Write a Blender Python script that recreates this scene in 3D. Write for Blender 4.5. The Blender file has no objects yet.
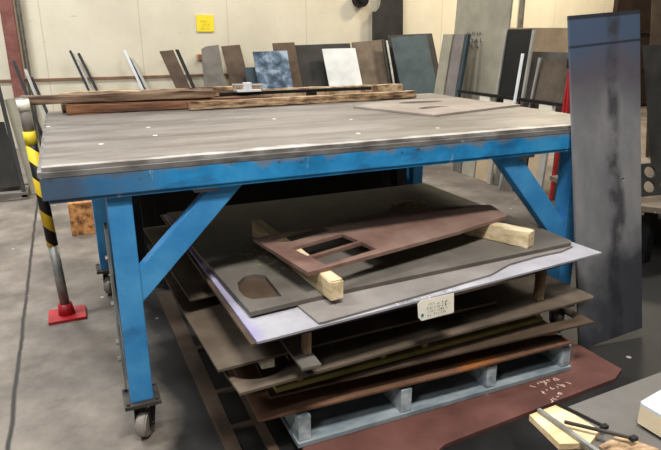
import bpy, bmesh, math, random
from mathutils import Vector, Matrix
from mathutils.geometry import tessellate_polygon
random.seed(7)
C = bpy.context.scene.collection

# ------------------------------------------------------------------ materials
def lin(c):
    return tuple(((v/255)/12.92 if v/255 <= .04045 else ((v/255+.055)/1.055)**2.4) for v in c) + (1,)

def mat(name, cols, rough=.6, metal=0., scale=6, stretch=(1, 1, 1), bump=.15, detail=8, extra=None, pos=None, rvar=.12, spec=.4):
    """Noise-mottled surface: cols = list of sRGB colours spread over a noise ramp."""
    m = bpy.data.materials.new(name); m.use_nodes = True
    nt = m.node_tree; N = nt.nodes; L = nt.links
    b = N['Principled BSDF']
    tc = N.new('ShaderNodeTexCoord'); mp = N.new('ShaderNodeMapping'); mp.inputs['Scale'].default_value = stretch
    L.new(tc.outputs['Object'], mp.inputs['Vector'])
    nz = N.new('ShaderNodeTexNoise'); nz.inputs['Scale'].default_value = scale; nz.inputs['Detail'].default_value = detail
    nz.inputs['Roughness'].default_value = .62
    L.new(mp.outputs[0], nz.inputs['Vector'])
    rp = N.new('ShaderNodeValToRGB'); el = rp.color_ramp.elements
    n = len(cols)
    pos = pos or [.36 + .28*i/max(1, n-1) for i in range(n)]
    el[0].position = pos[0]; el[0].color = lin(cols[0])
    if n > 1:
        el[1].position = pos[-1]; el[1].color = lin(cols[-1])
        for i in range(1, n-1):
            e = el.new(pos[i]); e.color = lin(cols[i])
    else:
        el[1].color = lin(cols[0])
    L.new(nz.outputs['Fac'], rp.inputs[0])
    col = rp.outputs[0]
    if extra: col = extra(nt, tc, col)
    L.new(col, b.inputs['Base Color'])
    b.inputs['Metallic'].default_value = metal; b.inputs['Specular IOR Level'].default_value = spec
    mr = N.new('ShaderNodeMapRange'); mr.inputs['To Min'].default_value = max(.05, rough-rvar); mr.inputs['To Max'].default_value = min(1, rough+rvar)
    L.new(nz.outputs['Fac'], mr.inputs['Value']); L.new(mr.outputs[0], b.inputs['Roughness'])
    if bump:
        n2 = N.new('ShaderNodeTexNoise'); n2.inputs['Scale'].default_value = scale*6; n2.inputs['Detail'].default_value = 4
        L.new(mp.outputs[0], n2.inputs['Vector'])
        bp = N.new('ShaderNodeBump'); bp.inputs['Strength'].default_value = bump; bp.inputs['Distance'].default_value = .004
        L.new(n2.outputs['Fac'], bp.inputs['Height']); L.new(bp.outputs[0], b.inputs['Normal'])
    return m

def mixc(nt, fac, a, colour):
    mx = nt.nodes.new('ShaderNodeMix'); mx.data_type = 'RGBA'
    nt.links.new(fac, mx.inputs['Factor']); nt.links.new(a, mx.inputs[6])
    if isinstance(colour, tuple): mx.inputs[7].default_value = lin(colour)
    else: nt.links.new(colour, mx.inputs[7])
    return mx.outputs[2]
def ramp(nt, src, p0, p1, v0=0, v1=1):
    r = nt.nodes.new('ShaderNodeMapRange'); r.inputs['From Min'].default_value = p0; r.inputs['From Max'].default_value = p1
    r.inputs['To Min'].default_value = v0; r.inputs['To Max'].default_value = v1
    nt.links.new(src, r.inputs['Value']); return r.outputs[0]
def mth(nt, op, a, b=None):
    m = nt.nodes.new('ShaderNodeMath'); m.operation = op
    for i, v in enumerate((a, b)):
        if v is None: continue
        if isinstance(v, (int, float)): m.inputs[i].default_value = v
        else: nt.links.new(v, m.inputs[i])
    return m.outputs[0]
def xyz(nt, tc):
    s = nt.nodes.new('ShaderNodeSeparateXYZ'); nt.links.new(tc.outputs['Object'], s.inputs[0]); return s.outputs
def noise(nt, tc, scale, stretch=(1, 1, 1), detail=6):
    mp = nt.nodes.new('ShaderNodeMapping'); mp.inputs['Scale'].default_value = stretch
    nt.links.new(tc.outputs['Object'], mp.inputs[0])
    n = nt.nodes.new('ShaderNodeTexNoise'); n.inputs['Scale'].default_value = scale; n.inputs['Detail'].default_value = detail
    nt.links.new(mp.outputs[0], n.inputs['Vector']); return n.outputs['Fac']
def dots(nt, tc, scale, r, keep, stretch=(1, 1, 1)):
    mp = nt.nodes.new('ShaderNodeMapping'); mp.inputs['Scale'].default_value = stretch
    nt.links.new(tc.outputs['Object'], mp.inputs[0])
    v = nt.nodes.new('ShaderNodeTexVoronoi'); v.inputs['Scale'].default_value = scale; v.voronoi_dimensions = '3D'
    nt.links.new(mp.outputs[0], v.inputs['Vector'])
    s = nt.nodes.new('ShaderNodeSeparateColor'); nt.links.new(v.outputs['Color'], s.inputs[0])
    return mth(nt, 'MULTIPLY', ramp(nt, v.outputs['Distance'], r, r*.7), mth(nt, 'LESS_THAN', s.outputs[0], keep))

# ---- concrete floor with a saw-cut joint, oil stains and paint drips
def floor_extra(nt, tc, col):
    s = xyz(nt, tc)
    col = mixc(nt, ramp(nt, noise(nt, tc, 1.1, detail=8), .46, .66, 0, .45), col, (84, 76, 68))
    # grime plus shade painted into the floor colour around and below the bench
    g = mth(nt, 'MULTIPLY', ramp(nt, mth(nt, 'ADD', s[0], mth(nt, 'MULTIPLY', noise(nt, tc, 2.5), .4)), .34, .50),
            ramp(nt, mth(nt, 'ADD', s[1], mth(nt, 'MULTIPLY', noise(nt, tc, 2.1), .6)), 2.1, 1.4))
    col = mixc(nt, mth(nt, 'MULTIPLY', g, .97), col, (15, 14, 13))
    col = mixc(nt, mth(nt, 'MULTIPLY', dots(nt, tc, 9, .1, .16), .6), col, (205, 196, 182))
    w = mth(nt, 'MULTIPLY', mth(nt, 'SUBTRACT', noise(nt, tc, 5), .5), .02)
    j = mth(nt, 'ABSOLUTE', mth(nt, 'ADD', mth(nt, 'ADD', s[0], .22), w))
    col = mixc(nt, ramp(nt, j, .011, .004), col, (40, 35, 32))
    return col
M = {}
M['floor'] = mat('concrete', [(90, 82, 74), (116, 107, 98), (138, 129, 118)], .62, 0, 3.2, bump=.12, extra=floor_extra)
def wall_extra(nt, tc, col):
    s = xyz(nt, tc)
    j = mth(nt, 'ABSOLUTE', mth(nt, 'SUBTRACT', mth(nt, 'FRACT', mth(nt, 'DIVIDE', mth(nt, 'ADD', s[0], 10-.40), 1.06)), .5))
    col = mixc(nt, mth(nt, 'MULTIPLY', ramp(nt, j, .492, .498), .35), col, (150, 120, 95))
    sc = noise(nt, tc, 5, (1, 1, 4.5))
    col = mixc(nt, ramp(nt, sc, .68, .76, 0, .45), col, (140, 130, 120))
    return col
M['wall'] = mat('painted_panel', [(210, 202, 180), (222, 214, 193)], .7, 0, 1.5, bump=.05, extra=wall_extra)
M['plainwall'] = mat('plain_wall', [(92, 90, 84), (104, 100, 94)], .8, 0, 1.5, bump=0)
M['ceiling'] = mat('ceiling_paint', [(96, 94, 90), (104, 102, 98)], .9, 0, 2, bump=0)
M['trim'] = mat('brown_strip', [(120, 90, 70), (145, 110, 84)], .6, 0, 8)
M['column'] = mat('red_oxide_steel', [(112, 66, 58), (140, 92, 82)], .6, .1, 9)
M['darkdoor'] = mat('dark_brown_steel', [(38, 28, 22), (58, 44, 34)], .6, .1, 3)
M['conduit'] = mat('galvanised', [(120, 122, 118), (160, 160, 155)], .45, .5, 12)

def blue_extra(nt, tc, col):
    s = xyz(nt, tc)
    n = noise(nt, tc, 14, (1, 1, .35)); n2 = noise(nt, tc, 5)
    wear = mth(nt, 'ADD', mth(nt, 'MULTIPLY', ramp(nt, s[2], .835, .876), .42), n)      # paint gone along the upper edge
    col = mixc(nt, ramp(nt, wear, .72, .9, 0, .85), col, (118, 124, 130))
    left = mth(nt, 'ADD', ramp(nt, s[0], .48, -.05, 0, .62), n2)
    left = mth(nt, 'MULTIPLY', ramp(nt, left, .62, .95, 0, .9), ramp(nt, s[2], .79, .80))
    col = mixc(nt, left, col, (72, 82, 98))
    sm = mth(nt, 'MULTIPLY', ramp(nt, noise(nt, tc, 11, (.45, 1, 1.6)), .56, .68, 0, .6), ramp(nt, s[2], .79, .80))
    col = mixc(nt, sm, col, (40, 74, 112))
    bl = mth(nt, 'MULTIPLY', ramp(nt, noise(nt, tc, 38, (.7, 1, 1)), .60, .68, 0, .8), ramp(nt, s[2], .84, .86))
    col = mixc(nt, bl, col, (58, 58, 62))
    col = mixc(nt, mth(nt, 'MULTIPLY', ramp(nt, noise(nt, tc, 30, (1, 1, .2)), .64, .7, 0, .6), ramp(nt, s[2], .79, .80)), col, (170, 200, 220))
    return col
M['blue'] = mat('worn_blue_paint', [(30, 116, 168), (44, 140, 200), (66, 158, 210)], .42, .05, 5, bump=.1, extra=blue_extra)
def blueleg_extra(nt, tc, col):
    col = mixc(nt, ramp(nt, noise(nt, tc, 7), .58, .72, 0, .5), col, (38, 74, 120))
    return mixc(nt, ramp(nt, noise(nt, tc, 40), .70, .74, 0, .6), col, (60, 60, 66))
M['blueleg'] = mat('blue_paint', [(50, 128, 188), (76, 154, 208)], .45, .05, 5, bump=.08, extra=blueleg_extra)
def top_extra(nt, tc, col):
    s = xyz(nt, tc)
    col = mixc(nt, ramp(nt, noise(nt, tc, 3, (.8, 3.5, 1)), .5, .64, 0, .7), col, (86, 80, 75))
    col = mixc(nt, ramp(nt, noise(nt, tc, 26, (.5, 3, 1)), .6, .72, 0, .3), col, (176, 171, 163))
    e = mth(nt, 'ADD', ramp(nt, mth(nt, 'ABSOLUTE', mth(nt, 'SUBTRACT', s[1], .03)), .06, .0, 0, .5), noise(nt, tc, 8))
    col = mixc(nt, ramp(nt, e, .78, 1.05, 0, .6), col, (214, 212, 208))              # scuffed bright along the front edge
    col = mixc(nt, dots(nt, tc, 7, .07, .5, (1, 1, 1)), col, (236, 234, 228))
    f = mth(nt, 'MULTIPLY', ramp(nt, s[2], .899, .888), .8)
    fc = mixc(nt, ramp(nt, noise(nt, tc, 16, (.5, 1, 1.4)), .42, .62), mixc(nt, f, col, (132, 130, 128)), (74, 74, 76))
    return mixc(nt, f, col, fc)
M['top'] = mat('worn_steel_top', [(100, 94, 88), (117, 110, 103), (134, 128, 121)], .5, .1, 4, (.5, 2.2, 1), bump=.12, extra=top_extra)
M['black'] = mat('black_steel', [(16, 16, 17), (30, 30, 31)], .5, .3, 6)
M['caster'] = mat('greasy_iron', [(52, 48, 45), (82, 77, 72)], .55, .4, 14)
M['wheel'] = mat('worn_wheel', [(120, 114, 108), (150, 144, 136)], .5, .1, 20)

def oxide(name, a, b, c=None, **k):
    k.setdefault('rough', .66); k.setdefault('metal', 0.); k.setdefault('scale', 3.5); k.setdefault('spec', .22)
    return mat(name, [a, b] + ([c] if c else []), bump=.08, **k)
M['charcoal'] = oxide('charcoal_plate', (40, 39, 38), (58, 56, 54))
M['grey'] = oxide('grey_plate', (88, 84, 79), (116, 111, 105))
def chalk_extra(nt, tc, col):
    s = xyz(nt, tc)
    a = mth(nt, 'SUBTRACT', 1.0, mth(nt, 'ADD', mth(nt, 'MULTIPLY', mth(nt, 'ABSOLUTE', mth(nt, 'ADD', s[0], .44)), 7), mth(nt, 'MULTIPLY', mth(nt, 'ABSOLUTE', mth(nt, 'ADD', s[1], .12)), 4)))
    return mixc(nt, mth(nt, 'MULTIPLY', ramp(nt, a, 0, .3), ramp(nt, noise(nt, tc, 45), .54, .62, 0, .4)), col, (165, 170, 100))
M['greychalk'] = oxide('grey_plate_chalk', (84, 79, 73), (108, 102, 95), extra=chalk_extra)
M['lightgrey'] = oxide('light_grey_plate', (116, 110, 106), (140, 134, 130))
def purple_extra(nt, tc, col):
    s = xyz(nt, tc)
    d = mth(nt, 'MINIMUM', mth(nt, 'ADD', s[0], .70), mth(nt, 'ADD', mth(nt, 'SUBTRACT', s[1], mth(nt, 'MULTIPLY', s[0], .0914)), .81))
    col = mixc(nt, ramp(nt, mth(nt, 'ADD', d, mth(nt, 'MULTIPLY', noise(nt, tc, 6), .08)), .11, .06, 0, .85), col, (140, 128, 176))
    return col
M['purple'] = oxide('purple_edged_plate', (148, 146, 152), (176, 175, 181), rough=.55, extra=purple_extra)
M['brown'] = oxide('brown_scale', (80, 70, 60), (112, 99, 86), extra=lambda nt, tc, c: mixc(nt, mth(nt, 'MULTIPLY', dots(nt, tc, 24, .12, .12), .5), c, (176, 164, 146)))
M['dkbrown'] = oxide('dark_brown_scale', (64, 52, 43), (94, 78, 64))
M['redbrown'] = oxide('red_brown_scale', (104, 78, 70), (124, 98, 88), (136, 114, 104))
M['maroon'] = oxide('maroon_scale', (86, 56, 50), (114, 76, 69), extra=lambda nt, tc, c: mixc(nt, mth(nt, 'MULTIPLY', dots(nt, tc, 16, .12, .2), .5), c, (170, 140, 130)))
def rust_extra(nt, tc, col):
    return mixc(nt, ramp(nt, noise(nt, tc, 4, (.6, 2, 1)), .56, .66, 0, .8), col, (158, 98, 52))
M['rust'] = oxide('rusty_plate', (92, 66, 52), (122, 90, 70), extra=rust_extra)
M['edgerust'] = oxide('rust_edge', (104, 62, 50), (130, 84, 66))
M['blueplate'] = oxide('blue_mottled_plate', (44, 56, 70), (84, 102, 122), (150, 165, 180), scale=7)
M['slate'] = oxide('slate_blue_plate', (52, 64, 70), (68, 82, 88))
M['white'] = oxide('pale_sheet', (190, 194, 196), (212, 215, 216), metal=.0)
M['bright'] = oxide('bright_bar', (150, 148, 142), (180, 177, 170), metal=.3)
M['greengrey'] = oxide('grey_green_plate', (146, 142, 126), (168, 163, 146), metal=.1)
M['tan'] = oxide('tan_plate', (166, 146, 120), (188, 168, 142), metal=.0)
def big_extra(nt, tc, col):
    s = xyz(nt, tc)
    n = noise(nt, tc, 3.2); n2 = noise(nt, tc, 9)
    h = mth(nt, 'ADD', s[1], mth(nt, 'MULTIPLY', mth(nt, 'SUBTRACT', n, .5), .35))
    col = mixc(nt, ramp(nt, h, .90, 1.08), col, (88, 84, 92))
    col = mixc(nt, ramp(nt, h, 1.08, 1.2), col, (72, 86, 108))
    # run of dark oil down the middle and a dark foot
    x = mth(nt, 'ADD', s[0], mth(nt, 'MULTIPLY', mth(nt, 'SUBTRACT', noise(nt, tc, 5, (1, .6, 1)), .5), .16))
    st = mth(nt, 'MULTIPLY', ramp(nt, mth(nt, 'ABSOLUTE', mth(nt, 'SUBTRACT', x, .205)), .05, .02), ramp(nt, n2, .38, .55, .15, .85))
    col = mixc(nt, st, col, (58, 57, 60))
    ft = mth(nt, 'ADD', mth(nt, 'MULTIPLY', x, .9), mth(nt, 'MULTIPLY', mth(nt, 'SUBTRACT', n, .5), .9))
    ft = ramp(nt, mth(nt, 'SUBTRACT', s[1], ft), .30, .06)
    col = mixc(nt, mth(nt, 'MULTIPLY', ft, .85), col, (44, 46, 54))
    ln = mth(nt, 'ABSOLUTE', mth(nt, 'SUBTRACT', s[1], 1.195))
    col = mixc(nt, ramp(nt, ln, .006, .003, 0, .8), col, (38, 44, 54))
    return mixc(nt, ramp(nt, s[1], 1.288, 1.292, 0, .8), col, (44, 42, 40))
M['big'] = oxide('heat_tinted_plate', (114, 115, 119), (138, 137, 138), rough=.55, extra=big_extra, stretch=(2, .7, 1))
def wood(name, a, b, c, st=(.6, 8, 8), sc=5):
    return mat(name, [a, b, c], .75, 0, sc, st, bump=.3)
M['pine'] = wood('pine', (196, 166, 122), (216, 190, 148), (228, 206, 168))
M['oldwood'] = wood('old_wood', (58, 42, 32), (104, 82, 64), (142, 118, 94))
M['slab'] = wood('bark_slab', (66, 46, 34), (150, 122, 92), (198, 172, 136), (2.2, 5, 12), 5)
M['rustwood'] = wood('rust_stained_wood', (70, 46, 34), (108, 74, 52), (142, 98, 70))
M['pinedepth'] = wood('pine_depth', (190, 166, 126), (214, 194, 156), (232, 216, 186), (8, .6, 8))
M['woodblock'] = wood('dirty_block', (92, 74, 58), (132, 110, 88), (168, 146, 120), (8, 8, .8))
M['paleblock'] = wood('pale_block', (150, 146, 126), (176, 172, 150), (196, 190, 170), (4, 4, 4))
M['chip'] = mat('chipboard', [(96, 60, 34), (164, 112, 64), (196, 146, 92)], .8, 0, 26, (1, 1, 1), bump=.4, detail=4)
M['particle'] = mat('particle_edge', [(110, 84, 60), (176, 150, 118), (200, 178, 148)], .8, 0, 22, bump=.4)
M['palletblue'] = mat('blue_grey_paint', [(104, 116, 124), (130, 141, 147), (148, 157, 161)], .7, 0, 6, (1, 3, 1), bump=.2)
M['palletend'] = mat('blue_grey_end', [(120, 136, 146), (168, 180, 186), (196, 204, 206)], .75, 0, 22, bump=.3)
M['olive'] = mat('olive_paint', [(136, 128, 74), (164, 154, 98)], .65, 0, 9, bump=.2)
M['card'] = mat('card', [(226, 220, 204), (238, 233, 220)], .8, 0, 5, bump=0)
M['ink'] = mat('ink', [(60, 58, 60), (70, 66, 66)], .8, 0, 5, bump=0)
M['whiteink'] = mat('white_marker', [(214, 214, 220), (226, 226, 230)], .8, 0, 5, bump=0)
M['chalkline'] = mat('pink_chalk', [(206, 180, 168), (222, 198, 184)], .9, 0, 30, bump=0)
M['bluedot'] = mat('blue_dot', [(30, 120, 150), (40, 130, 165)], .6, 0, 5, bump=0)
M['yellow'] = mat('yellow_sheet', [(236, 214, 40), (246, 226, 60)], .6, 0, 5, bump=0)
M['orange'] = mat('orange_ink', [(214, 160, 30), (224, 170, 40)], .7, 0, 5, bump=0)
M['yellowtape'] = mat('yellow_label', [(216, 190, 40), (230, 206, 56)], .6, 0, 12, bump=0)
M['red'] = mat('red_paint', [(150, 26, 34), (184, 40, 48)], .45, .05, 10)
M['outlet'] = mat('tan_box', [(176, 138, 92), (190, 152, 104)], .6, 0, 5, bump=0)
M['cream'] = mat('cream_block', [(214, 196, 164), (226, 210, 182)], .7, 0, 7)
M['benchgrey'] = oxide('bench_plate', (98, 94, 90), (114, 110, 106), metal=.2)
M['rag'] = mat('pale_rag', [(120, 108, 72), (168, 156, 112)], .9, 0, 20, bump=.5)
M['darkmat'] = mat('black_floor_sheet', [(14, 14, 14), (32, 31, 30)], .45, .1, 4, bump=.1, extra=lambda nt, tc, c: mixc(nt, mth(nt, 'MULTIPLY', dots(nt, tc, 20, .1, .12), .3), c, (150, 140, 130)))
def post_extra(nt, tc, col):
    s = xyz(nt, tc)
    f = mth(nt, 'FRACT', mth(nt, 'MULTIPLY', mth(nt, 'ADD', s[2], mth(nt, 'MULTIPLY', s[0], .9)), 7.3))
    y = mixc(nt, mth(nt, 'GREATER_THAN', f, .5), col, (18, 18, 20))
    return y
M['hazard'] = mat('hazard_tape', [(226, 186, 30), (240, 202, 44)], .5, 0, 6, bump=0, extra=post_extra)
M['lampwhite'] = mat('lamp_housing', [(220, 220, 220), (230, 230, 230)], .5, 0, 5, bump=0)
def emis(name, col, s):
    m = bpy.data.materials.new(name); m.use_nodes = True; b = m.node_tree.nodes['Principled BSDF']
    b.inputs['Base Color'].default_value = (1, 1, 1, 1); b.inputs['Emission Color'].default_value = col; b.inputs['Emission Strength'].default_value = s
    return m

# ------------------------------------------------------------------ geometry helpers
def link(name, bm, m, parent=None, smooth=False):
    bm.normal_update()
    me = bpy.data.meshes.new(name)
    if parent is None:
        lo = Vector([min(v.co[i] for v in bm.verts) for i in range(3)]); hi = Vector([max(v.co[i] for v in bm.verts) for i in range(3)])
        off = Vector(((lo.x+hi.x)/2, (lo.y+hi.y)/2, lo.z))
        keep = m in (M.get('top'), M.get('blue'), M['floor'], M['wall'])
        if keep: off = Vector((0, 0, 0))
    else:
        off = origin(parent)
    bmesh.ops.translate(bm, verts=bm.verts, vec=-off)
    bm.to_mesh(me); bm.free()
    me.materials.append(m)
    if smooth:
        for p in me.polygons: p.use_smooth = True
    o = bpy.data.objects.new(name, me); C.objects.link(o)
    if parent is None: o.location = off
    else: o.parent = parent
    return o
def origin(o):
    v = Vector((0, 0, 0))
    while o: v += o.location; o = o.parent
    return v
def tag(o, label=None, cat=None, group=None, kind=None):
    if label: o['label'] = label
    if cat: o['category'] = cat
    if group: o['group'] = group
    if kind: o['kind'] = kind
    return o
def empty(name, loc, label, cat, group=None):
    o = bpy.data.objects.new(name, None); C.objects.link(o); o.location = loc; o.empty_display_size = .1
    return tag(o, label, cat, group)
def bbox(bm, x0, x1, y0, y1, z0, z1, bev=0):
    r = bmesh.ops.create_cube(bm, size=1)
    vs = r['verts']
    bmesh.ops.scale(bm, verts=vs, vec=(x1-x0, y1-y0, z1-z0)); bmesh.ops.translate(bm, verts=vs, vec=((x0+x1)/2, (y0+y1)/2, (z0+z1)/2))
    if bev:
        es = list({e for v in vs for e in v.link_edges})
        bmesh.ops.bevel(bm, geom=es, offset=bev, segments=2, affect='EDGES', profile=.6)
def box(*a, bev=0.002):
    bm = bmesh.new(); bbox(bm, *a, bev=bev); return bm
def prism(bm, loop, holes, th, origin_, u, v):
    """Flat plate with holes: loops in (u,v), thickness th along u x v (downwards from the outline)."""
    o = Vector(origin_); u = Vector(u).normalized(); v = Vector(v).normalized(); n = u.cross(v)
    def area(l): return sum(l[i][0]*l[(i+1) % len(l)][1]-l[(i+1) % len(l)][0]*l[i][1] for i in range(len(l)))
    if area(loop) < 0: loop = loop[::-1]
    holes = [h if area(h) < 0 else h[::-1] for h in holes]
    loops = [loop] + holes
    T, B = [], []
    for l in loops:
        T.append([bm.verts.new(o+u*p[0]+v*p[1]) for p in l]); B.append([bm.verts.new(o+u*p[0]+v*p[1]-n*th) for p in l])
    ft = [x for l in T for x in l]; fb = [x for l in B for x in l]
    for t in tessellate_polygon([[Vector((p[0], p[1], 0)) for p in l] for l in loops]):
        for arr, flip in ((ft, False), (fb, True)):
            a, b, c = [arr[i] for i in t]
            nn = (b.co-a.co).cross(c.co-a.co)
            if (nn.dot(n) < 0) != flip: b, c = c, b
            try: bm.faces.new((a, b, c))
            except ValueError: pass
    for l in range(len(loops)):
        k = len(T[l])
        for i in range(k):
            j = (i+1) % k
            bm.faces.new((T[l][i], B[l][i], B[l][j], T[l][j]))
def sheet(loop, z, th=.006, holes=()):
    """Horizontal plate, top face at z."""
    bm = bmesh.new(); prism(bm, loop, list(holes), th, (0, 0, z), (1, 0, 0), (0, 1, 0)); return bm
def plate(loop, o, u, v, th=.008, holes=()):
    bm = bmesh.new(); prism(bm, loop, list(holes), th, o, u, v); return bm
def circle(cx, cy, r, n=28, a0=0, a1=2*math.pi, ry=None):
    ry = ry or r
    full = abs(a1-a0-2*math.pi) < 1e-6
    k = n if full else n+1
    return [(cx+r*math.cos(a0+(a1-a0)*i/n), cy+ry*math.sin(a0+(a1-a0)*i/n)) for i in range(k)]
def tube(bm, p, q, r, n=16, r2=None):
    p, q = Vector(p), Vector(q); d = q-p
    g = bmesh.ops.create_cone(bm, cap_ends=True, segments=n, radius1=r, radius2=r if r2 is None else r2, depth=d.length)
    rot = Vector((0, 0, 1)).rotation_difference(d.normalized()).to_matrix().to_4x4()
    bmesh.ops.transform(bm, matrix=Matrix.Translation((p+q)/2) @ rot, verts=g['verts'])
def beam(bm, p, q, w, h, up=(0, 0, 1), bev=.002):
    """Square bar from p to q (centre line), w across, h along up."""
    p, q = Vector(p), Vector(q); d = (q-p); L = d.length; d.normalize()
    s = d.cross(Vector(up)).normalized(); t = s.cross(d)
    g = bmesh.ops.create_cube(bm, size=1); vs = g['verts']
    bmesh.ops.scale(bm, verts=vs, vec=(L, w, h))
    m = Matrix((d, -s, t)).transposed().to_4x4()
    bmesh.ops.transform(bm, matrix=Matrix.Translation((p+q)/2) @ m, verts=vs)
    if bev: bmesh.ops.bevel(bm, geom=list({e for v in vs for e in v.link_edges}), offset=bev, segments=2, affect='EDGES')
def roughen(bm, amp, cuts=6, seed=1):
    random.seed(seed)
    bmesh.ops.subdivide_edges(bm, edges=[e for e in bm.edges if e.calc_length() > .1], cuts=cuts, use_grid_fill=True)
    for v in bm.verts: v.co += Vector([random.uniform(-amp, amp) for _ in range(3)])
    return bm
def scribble(o, u, v, rows, w, h, lw, seed, lift=.0006):
    """Rows of handwriting strokes on a surface: thin raised ink ribbons."""
    random.seed(seed); bm = bmesh.new()
    o = Vector(o); u = Vector(u).normalized(); v = Vector(v).normalized(); n = u.cross(v)
    rh = h/rows
    for r in range(rows):
        x = random.uniform(0, .08)*w; end = w*random.uniform(.72, 1)
        while x < end:
            cw = rh*random.uniform(.35, .6)
            pts = [(x+random.uniform(0, cw), h-(r+random.uniform(.15, .85))*rh) for _ in range(4)]
            for a, b in zip(pts, pts[1:]):
                A = o+u*a[0]+v*a[1]+n*lift; B = o+u*b[0]+v*b[1]+n*lift; d = (B-A)
                if d.length < 1e-5: continue
                s = n.cross(d.normalized())*lw/2
                bm.faces.new([bm.verts.new(p) for p in (A-s, B-s, B+s, A+s)])
            x += cw*1.35 + (rh*.5 if random.random() < .2 else 0)
    return bm
def lettering(txt, size, m, parent, o, u, v, name='lettering'):
    cu = bpy.data.curves.new('t', 'FONT'); cu.body = txt; cu.size = size; cu.extrude = .0004; cu.offset = size*.012
    to = bpy.data.objects.new('t', cu); C.objects.link(to)
    bpy.context.view_layer.update()
    me = bpy.data.meshes.new_from_object(to.evaluated_get(bpy.context.evaluated_depsgraph_get()))
    bpy.data.objects.remove(to)
    bm = bmesh.new(); bm.from_mesh(me); bpy.data.meshes.remove(me)
    u = Vector(u).normalized(); v = Vector(v).normalized(); n = u.cross(v)
    bmesh.ops.transform(bm, matrix=Matrix.Translation(Vector(o)+n*.001) @ Matrix((u, v, n)).transposed().to_4x4(), verts=bm.verts)
    return link(name, bm, m, parent)

# ------------------------------------------------------------------ room
X0, X1, Y0, Y1, H = -5., 10.5, -5., 6., 4.4
def st(name, bm, m): return tag(link(name, bm, m), kind='structure')
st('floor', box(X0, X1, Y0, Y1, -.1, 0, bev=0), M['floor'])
st('ceiling', box(X0, X1, Y0, Y1, H, H+.1, bev=0), M['ceiling'])
st('wall_back', box(X0-.1, X1+.1, Y1, Y1+.1, 0, H, bev=0), M['wall'])
st('wall_left', box(X0-.1, X0, Y0, Y1, 0, H, bev=0), M['plainwall'])
st('wall_right', box(X1, X1+.1, Y0, Y1, 0, H, bev=0), M['plainwall'])
st('wall_front', box(X0-.1, X1+.1, Y0-.1, Y0, 0, H, bev=0), M['plainwall'])
bm = box(X0, 8.55, Y1-.02, Y1, .752, .778, bev=0); st('trim_1', bm, M['trim'])
bm = bmesh.new(); bbox(bm, -.44, -.31, 5.86, 5.88, 0, H); bbox(bm, -.44, -.31, 5.98, 6.0, 0, H); bbox(bm, -.39, -.36, 5.88, 5.98, 0, H)
st('trim_2', bm, M['column'])
d = st('door_1', box(8.6, 10.4, 5.9, 5.99, 0, 3.4), M['darkdoor'])
bm = bmesh.new()
for k in range(6): bbox(bm, 8.6, 10.4, 5.87, 5.9, .05+k*.6, .1+k*.6)
link('door_rail', bm, M['darkdoor'], d)

bm = bmesh.new(); tube(bm, (-.275, 5.93, 0), (-.275, 5.93, H), .012); tube(bm, (-.245, 5.93, 0), (-.245, 5.93, H), .011)
tag(link('conduit', bm, M['conduit'], smooth=True), 'pair of thin grey pipes running up the wall beside the red-brown column', 'pipe')
bm = bmesh.new(); tube(bm, (6.66, 5.95, 0), (6.66, 5.95, H), .035)
tag(link('conduit', bm, M['conduit'], smooth=True), 'single grey pipe running up the cream wall behind the tan plate', 'pipe')

s = empty('wall_sign', (1.78, 6, 1.24), 'small yellow paper sign taped high on the cream wall', 'sign')
link('paper', box(1.67, 1.885, 5.988, 5.996, 1.285, 1.48, bev=0), M['yellow'], s)
link('writing', scribble((1.72, 5.988, 1.30), (1, 0, 0), (0, 0, 1), 3, .12, .13, .006, 4), M['orange'], s)
s = empty('outlet_box', (1.685, 6, .93), 'small tan electrical box on the wall beneath the yellow sign', 'electrical box')
link('box_body', box(1.645, 1.725, 5.96, 6, .945, 1.02), M['outlet'], s)
link('cover_plate', box(1.66, 1.71, 5.954, 5.961, .955, 1.01), M['trim'], s)

# lamps on the ceiling
def fixture(x, y, col, power, warm, label, sx=1.2, sy=.5):
    t = empty('ceiling_lamp', (x, y, H-.12), label, 'ceiling lamp', 'rows of ceiling lamps')
    link('housing', box(x-sx/2, x+sx/2, y-sy/2, y+sy/2, H-.08, H), M['lampwhite'], t)
    link('diffuser', box(x-sx/2+.03, x+sx/2-.03, y-sy/2+.03, y+sy/2-.03, H-.1, H-.079), emis('lamp_glow', col, 6), t)
    l = bpy.data.lights.new('lamp_light', 'AREA'); l.shape = 'RECTANGLE'; l.size = sx; l.size_y = sy; l.energy = power; l.color = col[:3]
    lo = bpy.data.objects.new('lamp_light', l); C.objects.link(lo); lo.parent = t; lo.location = (0, 0, -.0)
cool = (.95, .98, 1, 1); warm = (1, .87, .66, 1); neu = (1, .96, .9, 1)
fixture(-1.6, 4.3, cool, 185, 0, 'cool white ceiling lamp above the left side of the back wall')
fixture(2.6, 4.6, neu, 95, 0, 'white ceiling lamp above the middle of the back wall')
fixture(6.6, 4.4, warm, 265, 0, 'warm ceiling lamp above the right side of the back wall')
fixture(-1.7, .9, cool, 150, 0, 'cool white ceiling lamp left of the bench')
fixture(.5, -1.7, neu, 230, 0, 'white ceiling lamp right behind the viewer')
fixture(-2.4, -2.8, cool, 80, 0, 'cool white ceiling lamp behind the viewer on the left')
fixture(5.2, .4, neu, 130, 0, 'added white ceiling lamp right of the bench, brightening the plates')  # unseen lamp, added to brighten the tan plate and the tall plate

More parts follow.
